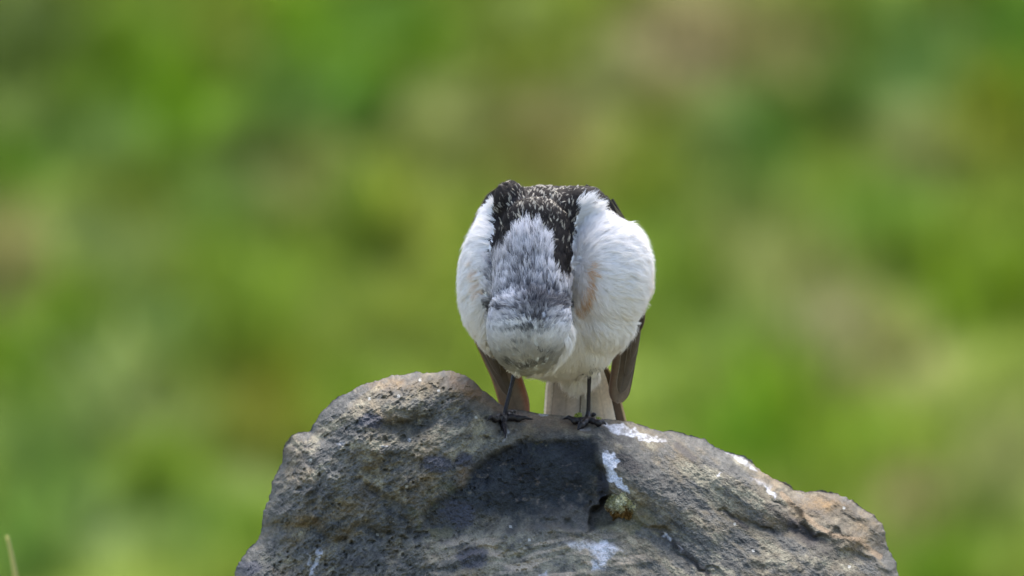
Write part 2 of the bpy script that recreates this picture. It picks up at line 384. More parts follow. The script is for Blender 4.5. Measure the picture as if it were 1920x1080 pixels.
def rock_color(px, py, d, sh, n):
    wl = sstep(1180, 860, px)[..., None]
    ca, sa = math.cos(rad(36)), math.sin(rad(36))
    u, v = px * ca - py * sa, px * sa + py * ca
    u2, v2 = px * ca + py * sa, -px * sa + py * ca
    nA = wl[..., 0] * fbm(u / 48, v / 26, seed=91, octs=5, gain=.7) + (1 - wl[..., 0]) * fbm(u2 / 75, v2 / 24, seed=92, octs=5, gain=.68)
    nB = fbm(px / 90, py / 70, seed=93, octs=4, gain=.6)
    nC = fbm(px / 16, py / 13, seed=94, octs=3, gain=.7)
    grey = srgb((98, 98, 95)); brown = srgb((112, 104, 88)); pale = srgb((144, 140, 122)); dark = srgb((60, 61, 61)); ochre = srgb((156, 126, 82))
    nD = fbm(px / 5.5, py / 4.5, seed=95, octs=2, gain=.7)
    def mix(a, b, t): t = np.clip(t, 0, 1)[..., None]; return a * (1 - t) + b * t
    c = mix(grey, brown, sstep(-.25, .35, nA + .4 * nB))
    c = mix(c, pale, sstep(.12, .6, nA - .3 * nB + .35 * nC) * .75)
    c = mix(c, dark, sstep(.05, .55, -nA + .4 * nC - .2 * nB) * .8)
    c = mix(c, dark, sstep(0.0003, -0.0022, n) * .45)
    c = mix(c, ochre, sstep(.25, .6, nB + .25 * nC) * .18)
    c = c * (1 + .42 * nD + .22 * nC)[..., None]
    # ochre bloom along the right end and on the hump
    for (x, y, rx, ry, k) in ((1540, 945, 55, 16, .75), (1455, 893, 22, 8, .5), (1500, 975, 60, 14, .4), (880, 735, 40, 18, .45), (735, 720, 50, 12, .4),
                              (560, 860, 30, 40, .15), (690, 930, 20, 40, .12), (1610, 1010, 40, 30, .4), (1010, 800, 90, 14, .3), (870, 890, 14, 30, .4)):
        c = mix(c, ochre, k * np.exp(-((px - x) / rx) ** 2 - ((py - y) / ry) ** 2) * (0.7 + .8 * nC))
    for (x, y, rx, ry, k) in ((870, 820, 70, 25, .6), (640, 900, 14, 45, .45), (900, 1020, 110, 22, .9), (1090, 1045, 120, 34, .8), (960, 1050, 100, 24, .7), (1530, 985, 40, 18, .4),
                              (800, 835, 50, 18, .4), (730, 765, 40, 10, .5), (520, 1050, 50, 14, .4), (1400, 868, 30, 14, .5), (1000, 1065, 150, 16, .5)):
        c = mix(c, pale, k * np.exp(-((px - x) / rx) ** 2 - ((py - y) / ry) ** 2) * (0.6 + 1.3 * nC + .5 * nA))
    lay = vn(px / 70 + 3, (py + .12 * px + 10 * vn(px / 60, py / 40, seed=67)) / 8, seed=66)
    c = mix(c, srgb((182, 168, 150)), .75 * sstep(-.1, .5, lay + .3 * nC) * sstep(995, 1025, py) * sstep(800, 880, px) * sstep(1240, 1160, px))
    c = mix(c, srgb((132, 108, 84)), .65 * np.exp(-(seg_dist(px, py, [(850,712),(885,735),(915,755),(950,775),(1030,790),(1090,798)]) / 12) ** 2) * (.7 + .8 * nC))
    c = mix(c, srgb((150, 126, 98)), .6 * sstep(.2, .7, np.exp(-(seg_dist(px, py, [(1465,925),(1500,960),(1530,985),(1560,1003),(1610,1012),(1650,1045)]) / 5) ** 2) + .3 * nC))
    c = mix(c, srgb((60, 58, 58)), .6 * sstep(.3, .8, np.exp(-(seg_dist(px, py, [(1450,950),(1500,1000),(1560,1040)]) / 16) ** 2) + .4 * nC))
    c = c * (1 - .10 * (1 - wl)) * np.array((1.02, 1.0, .96))
    # face of the hollow: dark blue-grey stone, darkest towards its top
    hollow_c = srgb((55, 59, 62)); fr2 = srgb((94, 90, 84))
    f = mix(hollow_c, fr2, sstep(-.2, .5, nB * .8 + nC * .6 + .4 * nA + (py - (1010 - (px - 790) * .36)) / 90))
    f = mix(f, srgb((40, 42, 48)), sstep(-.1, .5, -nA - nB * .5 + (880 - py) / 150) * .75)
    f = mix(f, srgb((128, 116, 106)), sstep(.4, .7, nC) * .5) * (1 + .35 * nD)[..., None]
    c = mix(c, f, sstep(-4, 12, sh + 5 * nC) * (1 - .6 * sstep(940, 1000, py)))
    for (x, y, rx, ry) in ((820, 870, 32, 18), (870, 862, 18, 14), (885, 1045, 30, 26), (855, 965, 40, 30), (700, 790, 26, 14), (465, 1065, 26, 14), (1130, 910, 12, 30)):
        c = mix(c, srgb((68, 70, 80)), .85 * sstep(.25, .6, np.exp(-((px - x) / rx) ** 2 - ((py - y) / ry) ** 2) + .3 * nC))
    # dark lines and smudges, some following the cracks
    for ln, wd in (([(1240,1000),(1290,1040),(1340,1090)], 6), ([(1360,960),(1400,990)], 5), ([(1490,985),(1520,1010)], 16), ([(1165,860),(1190,880)], 13), ([(1270,835),(1300,860)], 8)):
        c = mix(c, srgb((62, 58, 58)), .7 * sstep(.2, .7, np.exp(-(seg_dist(px, py, ln) / wd) ** 2) + .25 * nC))
    # bird droppings
    white = srgb((204, 206, 214)); jx = px + 4 * nC + 5 * vn(px / 9, py / 9, seed=97); jy = py + 4 * vn(px / 8, py / 8, seed=98)
    for poly, k, fz in (([(1131,797),(1150,792),(1172,796),(1196,806),(1200,812),(1250,824),(1252,832),(1205,826),(1188,820),(1150,814)], .95, 3),
                    ([(1129,842),(1142,843),(1152,856),(1160,866),(1155,882),(1168,900),(1184,920),(1180,926),(1160,916),(1140,902),(1131,880)], .95, 2),
                    ([(1356,844),(1372,851),(1395,857),(1412,872),(1420,884),(1385,868)], .75, 4),
                    ([(1432,910),(1446,916),(1458,926),(1456,934),(1444,930)], .8, 3),
                    ([(1405,895),(1440,905),(1450,918),(1420,912)], .35, 5),
                    ([(1098,1020),(1150,1016),(1165,1030),(1140,1050),(1126,1072),(1108,1072),(1112,1045)], .8, 7),
                    ([(1050,1018),(1100,1012),(1150,1016),(1130,1034),(1080,1030)], .5, 7),
                    ([(598,1020),(606,1018),(602,1048),(588,1080),(578,1080),(590,1050)], .6, 3),
                    ([(575,1035),(580,1035),(584,1060),(578,1062)], .5, 3),
                    ([(632,832),(646,828),(648,836),(634,842)], .6, 4), ([(1012,1076),(1030,1066),(1020,1084)], .7, 4),
                    ([(946,800),(952,800),(950,826),(944,826)], .55, 3), ([(1270,1020),(1282,1034),(1276,1036)], .6, 3),
                    ([(1240,998),(1258,1004),(1262,1012),(1246,1008)], .7, 3), ([(1345,888),(1352,886),(1354,892),(1347,894)], .9, 2),
                    ([(764,826),(770,824),(774,830),(768,832)], .9, 2), ([(718,834),(724,833),(723,838),(718,838)], .8, 2), ([(668,968),(690,952),(684,970),(672,978)], .4, 4),
                    ([(1012,772),(1030,774),(1024,780),(1008,778)], .6, 3), ([(1084,804),(1110,804),(1108,808),(1086,808)], .6, 3)):
        s = sdist(jx, jy, poly)
        c = mix(c, white, k * sstep(-fz * .5, fz, s) * np.clip(.85 + 1.1 * nC + .5 * nD, .3, 1))
    sp = _hash(np.floor(px / 5).astype(np.int64), np.floor(py / 5).astype(np.int64), np.zeros(px.shape, np.int64), 5)
    c = mix(c, srgb((190, 188, 180)), (sp > .9985) * .8)
    gn = np.exp(-(np.abs(sh) / 26) ** 2) * sstep(.15, .5, nB + nC * .6)
    c = mix(c, srgb((90, 96, 62)), gn * .35)
    return c
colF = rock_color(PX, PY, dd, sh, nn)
colB = rock_color(PXb, PYb, db, np.full(PXb.shape, -100.), np.zeros(PXb.shape))
nF = front.shape[0] * front.shape[1]
allv = np.concatenate([front.reshape(-1, 3), back.reshape(-1, 3), P(CEN[0], CEN[1], RIM_Y - 0.12)[None], P(CEN[0], CEN[1], RIM_Y + 0.15)[None]])
fF = grid_faces(len(th), len(tt), True); fB = grid_faces(len(th), len(tb), True, nF)[:, ::-1]
# stitch front rim to back rim
i = np.arange(len(th)); i2 = (i + 1) % len(th)
rimF = i * len(tt) + len(tt) - 1; rimF2 = i2 * len(tt) + len(tt) - 1
rimB = nF + i * len(tb) + len(tb) - 1; rimB2 = nF + i2 * len(tb) + len(tb) - 1
st = np.stack([rimF, rimF2, rimB2, rimB], -1)
nA_ = len(allv) - 2
capF = np.stack([np.full(len(th), nA_), i2 * len(tt), i * len(tt), i * len(tt)], -1)
capF = capF[:, :3]; capB = np.stack([np.full(len(th), nA_ + 1), nF + i * len(tb), nF + i2 * len(tb)], -1)
quads = np.concatenate([fF, fB, st])
tris = np.concatenate([quads[:, [0, 1, 2]], quads[:, [0, 2, 3]], capF, capB])[:, ::-1]
rock_origin = np.array([0.02, RIM_Y, 0.0])
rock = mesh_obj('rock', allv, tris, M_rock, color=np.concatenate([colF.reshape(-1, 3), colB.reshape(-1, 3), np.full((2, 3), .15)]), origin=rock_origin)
rock.location = rock_origin
tag(rock, 'large rough grey brown boulder splashed with white droppings under the bird', 'rock')
del PX, PY, front, colF

def lump(cx, cy, r, n, seed, dark, mid, lite, name, label, fuzz=0.0011, flat=0.6, out=0.0):
    """a cushion of moss or lichen: many tiny leaf scales over a lumpy core"""
    r_ = np.random.default_rng(seed); y0 = rock_y(cx, cy)
    k = r_.normal(size=(n, 3)); k /= np.linalg.norm(k, axis=1)[:, None]
    rr = r * S * (0.7 + 0.35 * fbm(k[:, 0] * 2 + 5, k[:, 1] * 2, k[:, 2] * 2, seed=seed, octs=3))
    c = P(cx, cy, y0 - out) + k * rr[:, None] * np.array([1, flat, .95])
    a = r_.normal(size=(n, 3)); a = np.cross(a, k); a /= np.linalg.norm(a, axis=1)[:, None]; b = np.cross(k, a)
    sz = fuzz * r_.uniform(.5, 1.2, n)[:, None]
    V = np.stack([c - a * sz * .5, c + b * sz * .5, c + a * sz * .5 + k * sz * .9, c - b * sz * .5], 1)
    t = r_.uniform(0, 1, n); pale = sstep(.2, .8, vn(k[:, 0] * 3 + 7, k[:, 1] * 3, k[:, 2] * 3, seed=seed + 1) * .5 + .5)[:, None]
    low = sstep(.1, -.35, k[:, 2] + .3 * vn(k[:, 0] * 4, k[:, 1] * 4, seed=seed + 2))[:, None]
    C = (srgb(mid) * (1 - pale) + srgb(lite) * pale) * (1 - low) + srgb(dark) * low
    C = np.repeat((C * r_.uniform(.6, 1.3, n)[:, None])[:, None], 4, 1)
    F = (np.arange(n) * 4)[:, None] + np.array([0, 1, 2, 3])
    o = mesh_obj(name, V.reshape(-1, 3), F, M_moss, parent=rock, color=C.reshape(-1, 3), smooth=False, origin=rock_origin)
    o['label'] = label
    return o
lump(1166, 951, 30, 5000, 3, (132, 104, 62), (168, 164, 120), (214, 212, 180), 'lichen', 'crusty yellow green and brown lichen knob beside a dark hole', flat=.9, out=.012, fuzz=.0017)
lump(1084, 781, 7, 500, 4, (130, 140, 60), (170, 180, 80), (215, 220, 130), 'moss', 'tiny yellow green moss cushion behind the foot', fuzz=.0008)
lump(1122, 787, 5, 300, 5, (130, 140, 60), (160, 170, 80), (205, 210, 130), 'moss', 'tiny yellow green moss cushion behind the foot', fuzz=.0008)

# ------------------------------------------------------------------ grass stalk at the lower left
def tube(pts, radii, nseg=10):
    pts = np.asarray(pts, float); n = len(pts); V = []
    for i in range(n):
        t = pts[min(i + 1, n - 1)] - pts[max(i - 1, 0)]; t /= np.linalg.norm(t) + 1e-12
        a = np.cross(t, (0.3, 1, 0.2)); a /= np.linalg.norm(a); b = np.cross(t, a)
        an = np.linspace(0, 2 * np.pi, nseg, endpoint=False)[:, None]
        V.append(pts[i] + radii[i] * (np.cos(an) * a + np.sin(an) * b))
    V = np.array(V)
    F = [(i * nseg + j, i * nseg + (j + 1) % nseg, (i + 1) * nseg + (j + 1) % nseg, (i + 1) * nseg + j) for i in range(n - 1) for j in range(nseg)]
    return V.reshape(-1, 3), np.array(F)
yS = 0.34
top = P(13, 1004, yS); mid = P(36, 1085, yS); base = P(160, 2700, yS)
t = np.linspace(0, 1, 40)[:, None]
ctrl = mid + (mid - top) * 1.2
curve = (1 - t) ** 3 * base + 3 * (1 - t) ** 2 * t * (P(120, 1900, yS)) + 3 * (1 - t) * t ** 2 * P(60, 1180, yS) + t ** 3 * top
curve[0, 2] = -0.01
v, f = tube(curve, np.interp(t[:, 0], [0, .8, 1], [.0020, .0017, .0007]))
root = bpy.data.objects.new('grass_stalk', None); COL.objects.link(root); root.location = (curve[0, 0], yS, 0)
tag(root, 'single dry straw coloured grass stalk left of the rock', 'grass stalk')
mesh_obj('stem', v, f, M_grass, parent=root, color=np.tile(srgb((190, 190, 128)), (len(v), 1)), origin=(curve[0, 0], yS, 0))
bl = []
for k, (s0, dx, dz) in enumerate(((4, .05, .10), (9, -.06, .09), (14, .04, .08))):
    a = curve[s0]; tt_ = np.linspace(0, 1, 12)[:, None]
    pt = a + np.array([dx, .01, 0]) * tt_ + np.array([0, 0, dz]) * tt_ * (1.3 - tt_ * .8)
    v, f = tube(pt, np.interp(tt_[:, 0], [0, .3, 1], [.0012, .0016, .0002]), 6)
    v[:, 1] = (v[:, 1] - yS) * .4 + yS
    mesh_obj('leaf', v, f, M_grass, parent=root, color=np.tile(srgb((150, 160, 80)), (len(v), 1)), origin=(curve[0, 0], yS, 0))

# ------------------------------------------------------------------ the bird
def Q(u, v, wd): return P(u, v, wd * S)      # pixel, pixel, depth in the same pixel unit
bird_origin = np.array(Q(1030, 790, 60))
bird = bpy.data.objects.new('bird', None); COL.objects.link(bird); bird.location = bird_origin
tag(bird, 'small white and black songbird standing on the rock with its head bowed', 'bird')

def ell(bm, c, r, rot=(0, 0, 0), sub=4):
    m = Matrix.Translation(Vector(Q(*c))) @ Matrix.Rotation(rad(rot[1]), 4, 'Y') @ Matrix.Rotation(rad(rot[0]), 4, 'X') @ Matrix.Rotation(rad(rot[2]), 4, 'Z') @ Matrix.Diagonal((r[0] * S, r[2] * S, r[1] * S, 1))
    bmesh.ops.create_icosphere(bm, subdivisions=sub, radius=1, matrix=m)

def remeshed(bm, voxel, smooth):
    me = bpy.data.meshes.new('tmp'); bm.to_mesh(me)
    o = bpy.data.objects.new('tmp', me); COL.objects.link(o)
    r = o.modifiers.new('r', 'REMESH'); r.mode = 'VOXEL'; r.voxel_size = voxel; r.use_smooth_shade = True
    if smooth:
        s = o.modifiers.new('s', 'SMOOTH'); s.factor = .5; s.iterations = smooth
    dg = bpy.context.evaluated_depsgraph_get()
    m2 = bpy.data.meshes.new_from_object(o.evaluated_get(dg))
    bpy.data.objects.remove(o); bpy.data.meshes.remove(me)
    return m2

bm = bmesh.new()
ell(bm, (1040, 535, 85), (150, 172, 150))                  # trunk
ell(bm, (1131, 516, 15), (82, 108, 106), rot=(0, 4, 0))   # fluffed flank, viewer's right
ell(bm, (1127, 466, 20), (56, 72, 75), rot=(0, -22, 0))
ell(bm, (926, 522, 25), (60, 118, 98), rot=(0, 4, 0))     # fluffed flank, viewer's left
ell(bm, (938, 590, 30), (55, 90, 90), rot=(0, -18, 0))
ell(bm, (1024, 411, 45), (98, 62, 90)); ell(bm, (1070, 400, 40), (60, 50, 70))                     # mantle
ell(bm, (958, 385, 20), (34, 42, 60))
ell(bm, (1096, 394, 45), (44, 44, 70))
ell(bm, (1118, 428, 60), (42, 62, 80), rot=(0, -25, 0)); ell(bm, (930, 432, 60), (34, 66, 80), rot=(0, 14, 0))
for k in range(7):                                         # bowed neck
    a = k / 6
    ell(bm, (1003 - 8 * a, 440 + 150 * a, -45 - 85 * a), (66 + 10 * a, 68, 66 + 8 * a), sub=3)
ell(bm, (993, 615, -135), (80, 90, 82), rot=(0, 0, 0))     # head, crown lowermost
ell(bm, (1092, 612, 75), (76, 78, 95)); ell(bm, (1104, 640, 50), (50, 52, 60)); ell(bm, (1124, 586, 30), (62, 74, 88))                     # belly
ell(bm, (1084, 660, 112), (46, 46, 56)); ell(bm, (1082, 690, 132), (40, 36, 34))                    # vent
ell(bm, (1108, 668, 45), (20, 32, 24)); ell(bm, (975, 660, 40), (24, 38, 28))   # thighs
m1 = remeshed(bm, 0.0011, 9); bm.free()
bm = bmesh.new(); bm.from_mesh(m1)

def limb(bm, pts, rads):
    for (a, b, ra, rb) in zip(pts[:-1], pts[1:], rads[:-1], rads[1:]):
        a = np.array(a); b = np.array(b); L = np.linalg.norm(b - a); n = max(2, int(L / (min(ra, rb) * .45)))
        for k in range(n + 1):
            t = k / n; c = a * (1 - t) + b * t; r = ra * (1 - t) + rb * t
            bmesh.ops.create_icosphere(bm, subdivisions=2, radius=r, matrix=Matrix.Translation(Vector(c)))

def R_(px, py, up=0.0006):
    y = rock_y(px, py); return P(px, py - up / S * .6, y - up * 1.1)
LEG = []
def leg(knee, ankle, foot, toes):
    yf = rock_y(*foot)
    A = Q(*knee); B = P(ankle[0], ankle[1], yf); F = R_(*foot, up=.0012)
    pts = [A, A * .5 + B * .5, B, F]; limb(bm, pts, [.0012, .00088, .00100, .0015])
    for k in range(5):                                     # scaly rings above the foot
        c = B * (1 - k / 5) + F * (k / 5)
        bmesh.ops.create_icosphere(bm, subdivisions=2, radius=.0010 + .0001 * k, matrix=Matrix.Translation(Vector(c)) @ Matrix.Diagonal((1, 1, .45, 1)))
    LEG.append((A, B)); LEG.append((B, F))
    for tp in toes:
        tp3 = [F] + [R_(x, y, up=u) for (x, y, u) in tp]
        n = len(tp3)
        rr = [.0016] + [.00135] * (n - 3) + [.0009, .0003]
        limb(bm, tp3, rr)
        for q in tp3[1:-2]: bmesh.ops.create_icosphere(bm, subdivisions=2, radius=.0017, matrix=Matrix.Translation(Vector(q)))
        for a, b in zip(tp3[:-1], tp3[1:]): LEG.append((a, b))
leg((967, 690, 40), (948, 768), (948, 786),
    [[(938, 787, .0016), (929, 790, .0014), (921, 788, .0024), (914, 790, .0004)],
     [(944, 793, .0016), (945, 802, .0012), (947, 811, .0012), (948, 822, .0003)],
     [(960, 787, .0018), (972, 789, .0016), (984, 789, .0022), (1000, 788, .0006)],
     [(956, 779, .0010), (964, 776, .0016), (968, 774, .0010)]])
leg((1106, 680, 45), (1103, 772), (1101, 790),
    [[(1090, 793, .0016), (1078, 793, .0014), (1066, 789, .0026), (1054, 788, .0006)],
     [(1096, 797, .0018), (1090, 801, .0014), (1086, 804, .0008), (1083, 807, .0002)],
     [(1112, 794, .0018), (1122, 797, .0014), (1130, 795, .0020), (1137, 798, .0004)],
     [(1107, 783, .0010), (1114, 780, .0012), (1118, 779, .0006)]])
me = remeshed(bm, 0.00042, 2); bm.free(); bpy.data.meshes.remove(m1)

# base colours of the body, region by region
NECKL = [(930,352),(928,400),(924,450),(918,500),(912,560),(910,600),(916,650),(930,680),(960,712)]
NECKR = [(1092,362),(1082,385),(1077,430),(1074,470),(1068,500),(1075,540),(1072,590),(1058,640),(1035,690),(1000,715)]
NECK = NECKL + NECKR[::-1]
NAPE = [(978,438),(1006,440),(1018,462),(1030,500),(1044,530),(1090,545),(1080,600),(1060,650),(1040,690),(990,715),(940,690),(905,640),(905,560),(913,520),(922,496),(952,476)]
WHR = [(1098,382),(1118,386),(1136,408),(1160,420),(1200,404),(1240,420),(1260,560),(1200,760),(1000,760),(1040,690),(1062,640),(1074,590),(1078,540),(1064,505),(1072,480),(1076,440),(1078,400),(1086,378)]
WHL = [(932,372),(928,405),(922,470),(912,560),(912,650),(930,700),(860,720),(820,560),(850,440),(884,418),(912,388)]
BLACK = srgb((42, 38, 40)); WHITE = np.array((.95, .93, .92)); CREAM = np.array((.88, .82, .70))
def plum(px, py, yy, nrm_y, jit):
    """region weights and colour for points of the coat"""
    jx = px + jit * 5 * vn(px / 9, py / 9, seed=201) + jit * 3 * vn(px / 3, py / 3, seed=202)
    jy = py + jit * 8 * vn(px / 8, py / 8, seed=203) + jit * 4 * vn(px / 3, py / 3, seed=204)
    wr = inside(jx, jy, WHR); wl = inside(jx, jy, WHL); nape = inside(jx, jy, NAPE) & ~wr & ~wl
    backside = (nrm_y > 0.45) & (yy > 0.012)
    reg = np.zeros(px.shape, int)                       # 0 black mantle, 1 white, 2 nape, 3 crown, 4 dark back
    reg[wr | wl] = 1; reg[nape] = 2
    reg[nape & (jy > 608 + 10 * vn(px / 30, py / 30, seed=209))] = 3
    reg[(py > 655) & (reg == 0)] = 1
    bk = backside & (py < 640) & (np.abs(px - 1035) < 160); reg[bk] = 4
    reg[backside & (reg == 0)] = 4
    return reg

nv = len(me.vertices); co = np.empty(nv * 3); me.vertices.foreach_get('co', co); co = co.reshape(-1, 3)
no = np.empty(nv * 3); me.vertices.foreach_get('normal', no); no = no.reshape(-1, 3)
px, py = toPix(co)
LEGA = np.array([a for a, b in LEG]); LEGB = np.array([b for a, b in LEG])
dl = np.full(nv, 1e9)
for a, b in zip(LEGA, LEGB):
    d = b - a; t_ = np.clip(((co - a) @ d) / (d @ d), 0, 1)
    dl = np.minimum(dl, np.linalg.norm(co - a - t_[:, None] * d, axis=1))
isleg = (dl < .0026) & (py > 692)
reg = plum(px, py, co[:, 1], no[:, 1], 0.5)
bc = np.where(np.isin(reg, (0, 4))[:, None], BLACK, WHITE)
nz1 = fbm(px / 9, py / 14, co[:, 1] / S / 12, seed=211, octs=3)
bc = np.where((reg == 2)[:, None], np.clip(.32 + .35 * nz1, .06, .7)[:, None] * np.array((.95, .98, 1.08)), bc)
bc = np.where((reg == 3)[:, None], np.clip(.55 + .25 * nz1, .15, .8)[:, None] * np.array((1, .99, .92)), bc)
legc = srgb((34, 29, 31)) * (1 + .35 * fbm(px / 4, py / 3, seed=213, octs=2))[:, None]
bc = np.where(isleg[:, None], legc, bc)
at = me.color_attributes.new('tint', 'FLOAT_COLOR', 'POINT'); c4 = np.ones((nv, 4), np.float32); c4[:, :3] = bc
at.data.foreach_set('color', c4.ravel())

# ---- coat: barbs grouped in small feathers, grown from the body's surface
me.calc_loop_triangles(); nt_ = len(me.loop_triangles); tri = np.empty(nt_ * 3, np.int32); me.loop_triangles.foreach_get('vertices', tri); tri = tri.reshape(-1, 3)
tA, tB_, tC = co[tri[:, 0]], co[tri[:, 1]], co[tri[:, 2]]
area = np.linalg.norm(np.cross(tB_ - tA, tC - tA), axis=1); area[isleg[tri].any(1)] = 0
# no coat on bare shank and feet
area[(dl[tri].min(1) < .003) & (py[tri].min(1) > 700)] = 0
# the far side needs fewer barbs
area = area * np.where(no[tri[:, 0], 1] > .3, .25, 1)
NC = 26000
r = np.random.default_rng(11)
pick = r.choice(nt_, NC, p=area / area.sum()); u = r.random(NC); v = r.random(NC); fl = u + v > 1; u[fl] = 1 - u[fl]; v[fl] = 1 - v[fl]
O = tA[pick] + (tB_[pick] - tA[pick]) * u[:, None] + (tC[pick] - tA[pick]) * v[:, None]
N = no[tri[pick, 0]]; ox, oy = toPix(O)
reg = plum(ox, oy, O[:, 1], N[:, 1], 1.0)
# flow towards the tail
flow = np.zeros((NC, 3))
right = ox > 1075; left = ox < 930
f_up = np.stack([(ox - 1000) / 130, np.full(NC, .25), np.full(NC, 1.0)], -1)
# flanks spread out, back and down
fr = np.stack([np.clip((ox - 1040) / 80, .3, 2), np.full(NC, .6), (520 - oy) / 150 - .45], -1)
flf = np.stack([np.clip((ox - 975) / 80, -2, -.3), np.full(NC, .6), (500 - oy) / 170 - .45], -1)
fbk = np.stack([np.zeros(NC), np.full(NC, .5), np.full(NC, -1.)], -1)
flow = np.where(((reg == 2) | (reg == 3) | (reg == 0))[:, None], f_up, np.where((ox > 1000)[:, None], fr, flf))
low = (reg == 1) & (oy > 620); flow[low] = np.stack([(ox[low] - 1080) / 200, np.full(low.sum(), .4), np.full(low.sum(), -1.)], -1)
cov = (reg == 0) & ((ox > 1090) | (ox < 925)); flow[cov] = np.stack([np.sign(ox[cov] - 1000) * .8, np.full(cov.sum(), .8), np.full(cov.sum(), -.6)], -1)
flow = np.where((reg == 4)[:, None], fbk, flow)
flow += r.normal(0, 1, (NC, 3)) * np.where(reg == 0, .30, .15)[:, None] * np.linalg.norm(flow, axis=1)[:, None]
# ruffled crown: bands blown sideways
band = (reg >= 2) & (oy > 560) & (oy < 625) & (reg < 4)
flow[band] += np.stack([np.tanh((ox[band] - 1005 + 26 * vn(ox[band] / 20, oy[band] / 9, seed=230)) / 45) * 1.3, np.zeros(band.sum()), np.full(band.sum(), -.05) + .5 * vn(ox[band] / 16, oy[band] / 12, seed=231)], -1)
Tn = flow - (flow * N).sum(1)[:, None] * N; Tn /= np.linalg.norm(Tn, axis=1)[:, None] + 1e-9
Sd = np.cross(N, Tn)
Lb = np.array([.0042, .0062, .0085, .0034, .006])[reg] * r.uniform(.7, 1.25, NC)
Wb = np.array([.0022, .0024, .0034, .0022, .003])[reg] * r.uniform(.7, 1.3, NC)
lift = np.array([.14, .28, .25, .12, .15])[reg] * r.uniform(.5, 1.5, NC)
conv = np.array([.75, .35, .97, .4, .6])[reg]
towards = np.where((reg == 2) | (reg == 3), sstep(470, 625, oy), 0)
Lb *= np.where(reg == 2, 1 - .62 * towards, 1); Wb *= np.where(reg == 2, 1 - .4 * towards, 1); lift *= np.where(reg == 2, 1 - .6 * towards, 1)
Lb *= 1 + .12 * ((reg == 1) & ((ox > 1165) | (ox < 885)))
lift *= 1 + .45 * ((reg == 1) & (ox > 1165))
Lb[(reg == 1) & (oy > 640)] *= .8; Lb[(reg == 1) & (oy > 685) & (O[:, 1] > .012)] *= 1.4
# feather tone
tone = r.random(NC)
fleck = (reg == 0) & (tone < .04 + .36 * np.exp(-((ox - 1012) / 62) ** 2 - ((oy - 375) / 34) ** 2))
Wb[fleck] *= r.uniform(.25, .5, fleck.sum()); Lb[fleck] *= .75; lift[fleck] *= 2.0
big = fbm(ox / 26, oy / 26, seed=221, octs=2); sm = vn(ox / 7, oy / 7, seed=222)
NB, NT = 12, 5
J = r.uniform(-1, 1, (NC, NB)); tau = np.linspace(0, 1, NT)
curl = r.normal(0, .12, (NC, NB)); lj = r.uniform(.75, 1.12, (NC, NB)); up = r.uniform(.6, 1.5, (NC, NB))
lat = (J[:, :, None] * (1 - conv[:, None, None] * tau ** 1.6) * np.minimum(1, .45 + 1.3 * tau)) * Wb[:, None, None] * .5 + curl[:, :, None] * tau ** 2 * Lb[:, None, None] * .5
fwd = tau * Lb[:, None, None] * lj[:, :, None]
hgt = (lift[:, None, None] * up[:, :, None] * np.sin(tau * 1.9) * .55) * Lb[:, None, None]
C0 = O[:, None, None] + Sd[:, None, None] * lat[..., None] + Tn[:, None, None] * fwd[..., None] + N[:, None, None] * (hgt[..., None] - .0002)
hw = np.interp(tau, [0, .3, 1], [.00009, .00010, .00002]) * np.array([1.2, 1.0, 1.25, 1.1, 1.4])[reg][:, None, None]
hw = np.broadcast_to(hw, (NC, NB, NT))
dw = Sd[:, None, None] + N[:, None, None] * r.normal(0, .25, (NC, NB))[:, :, None, None]
A_ = C0 - dw * hw[..., None]; B_ = C0 + dw * hw[..., None]
V = np.stack([A_, B_], 3)                                  # NC,NB,NT,2,3
# colour
a_ = np.abs(J)[:, :, None, None]; ta = tau[None, None, :, None]
col = np.zeros((NC, NB, NT, 3))
def setc(mask, arr): col[mask] = arr
m0 = reg == 0; n0 = m0.sum()
edge = srgb((228, 220, 204)); brn = srgb((62, 50, 46))
# pale fringes thicken in the middle of the mantle
mid = np.exp(-((ox[m0] - 1010) / 62) ** 2 - ((oy[m0] - 375) / 32) ** 2)
fringe = (tone[m0] < (.12 + .55 * mid))[:, None, None, None]
c_ = BLACK * (1 + .35 * (tone[m0] - .5))[:, None, None, None] + 0 * ta
c_ = c_ * (1 - .3 * a_[m0]) + brn * .3 * a_[m0]
k_ = np.where(fleck[m0][:, None, None, None], .25 + (.65 * sstep(.1, .5, ta)) * (.45 + .55 * np.sin(ox[m0] * 7.3) ** 2)[:, None, None, None], .04 * ta) + 0 * a_[m0]
setc(m0, c_ * (1 - k_) + edge * k_)
m1_ = reg == 1
warm = sstep(560, 700, oy[m1_])[:, None, None, None]
c_ = (WHITE * (1 - warm * .6) + CREAM * warm * .6) * (1 + .05 * (tone[m1_] - .5))[:, None, None, None] + 0 * ta + 0 * a_[m1_]
ox1, oy1 = ox[m1_], oy[m1_]
ruf_glow = (np.exp(-(seg_dist(ox1, oy1, [(1098,496),(1103,526),(1096,550),(1082,572)]) / 3.2) ** 2) * 1.1
       + .4 * np.exp(-(seg_dist(ox1, oy1, [(902,490),(906,515),(908,545)]) / 4) ** 2)
       + .28 * np.exp(-((ox1 - 1214) / 14) ** 2 - ((oy1 - 560) / 55) ** 2) + .2 * np.exp(-((ox1 - 1085) / 24) ** 2 - ((oy1 - 540) / 50) ** 2))  # right-edge term: warm light shining through the fluff, put into the colour
ruf_glow = np.clip(ruf_glow * (.45 + .75 * tone[m1_]), 0, .8)[:, None, None, None]
c_ = c_ * (1 - ruf_glow) + srgb((214, 156, 52)) * ruf_glow
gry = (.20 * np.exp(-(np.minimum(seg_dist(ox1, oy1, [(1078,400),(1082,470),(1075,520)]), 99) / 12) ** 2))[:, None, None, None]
c_ = c_ * (1 - gry)
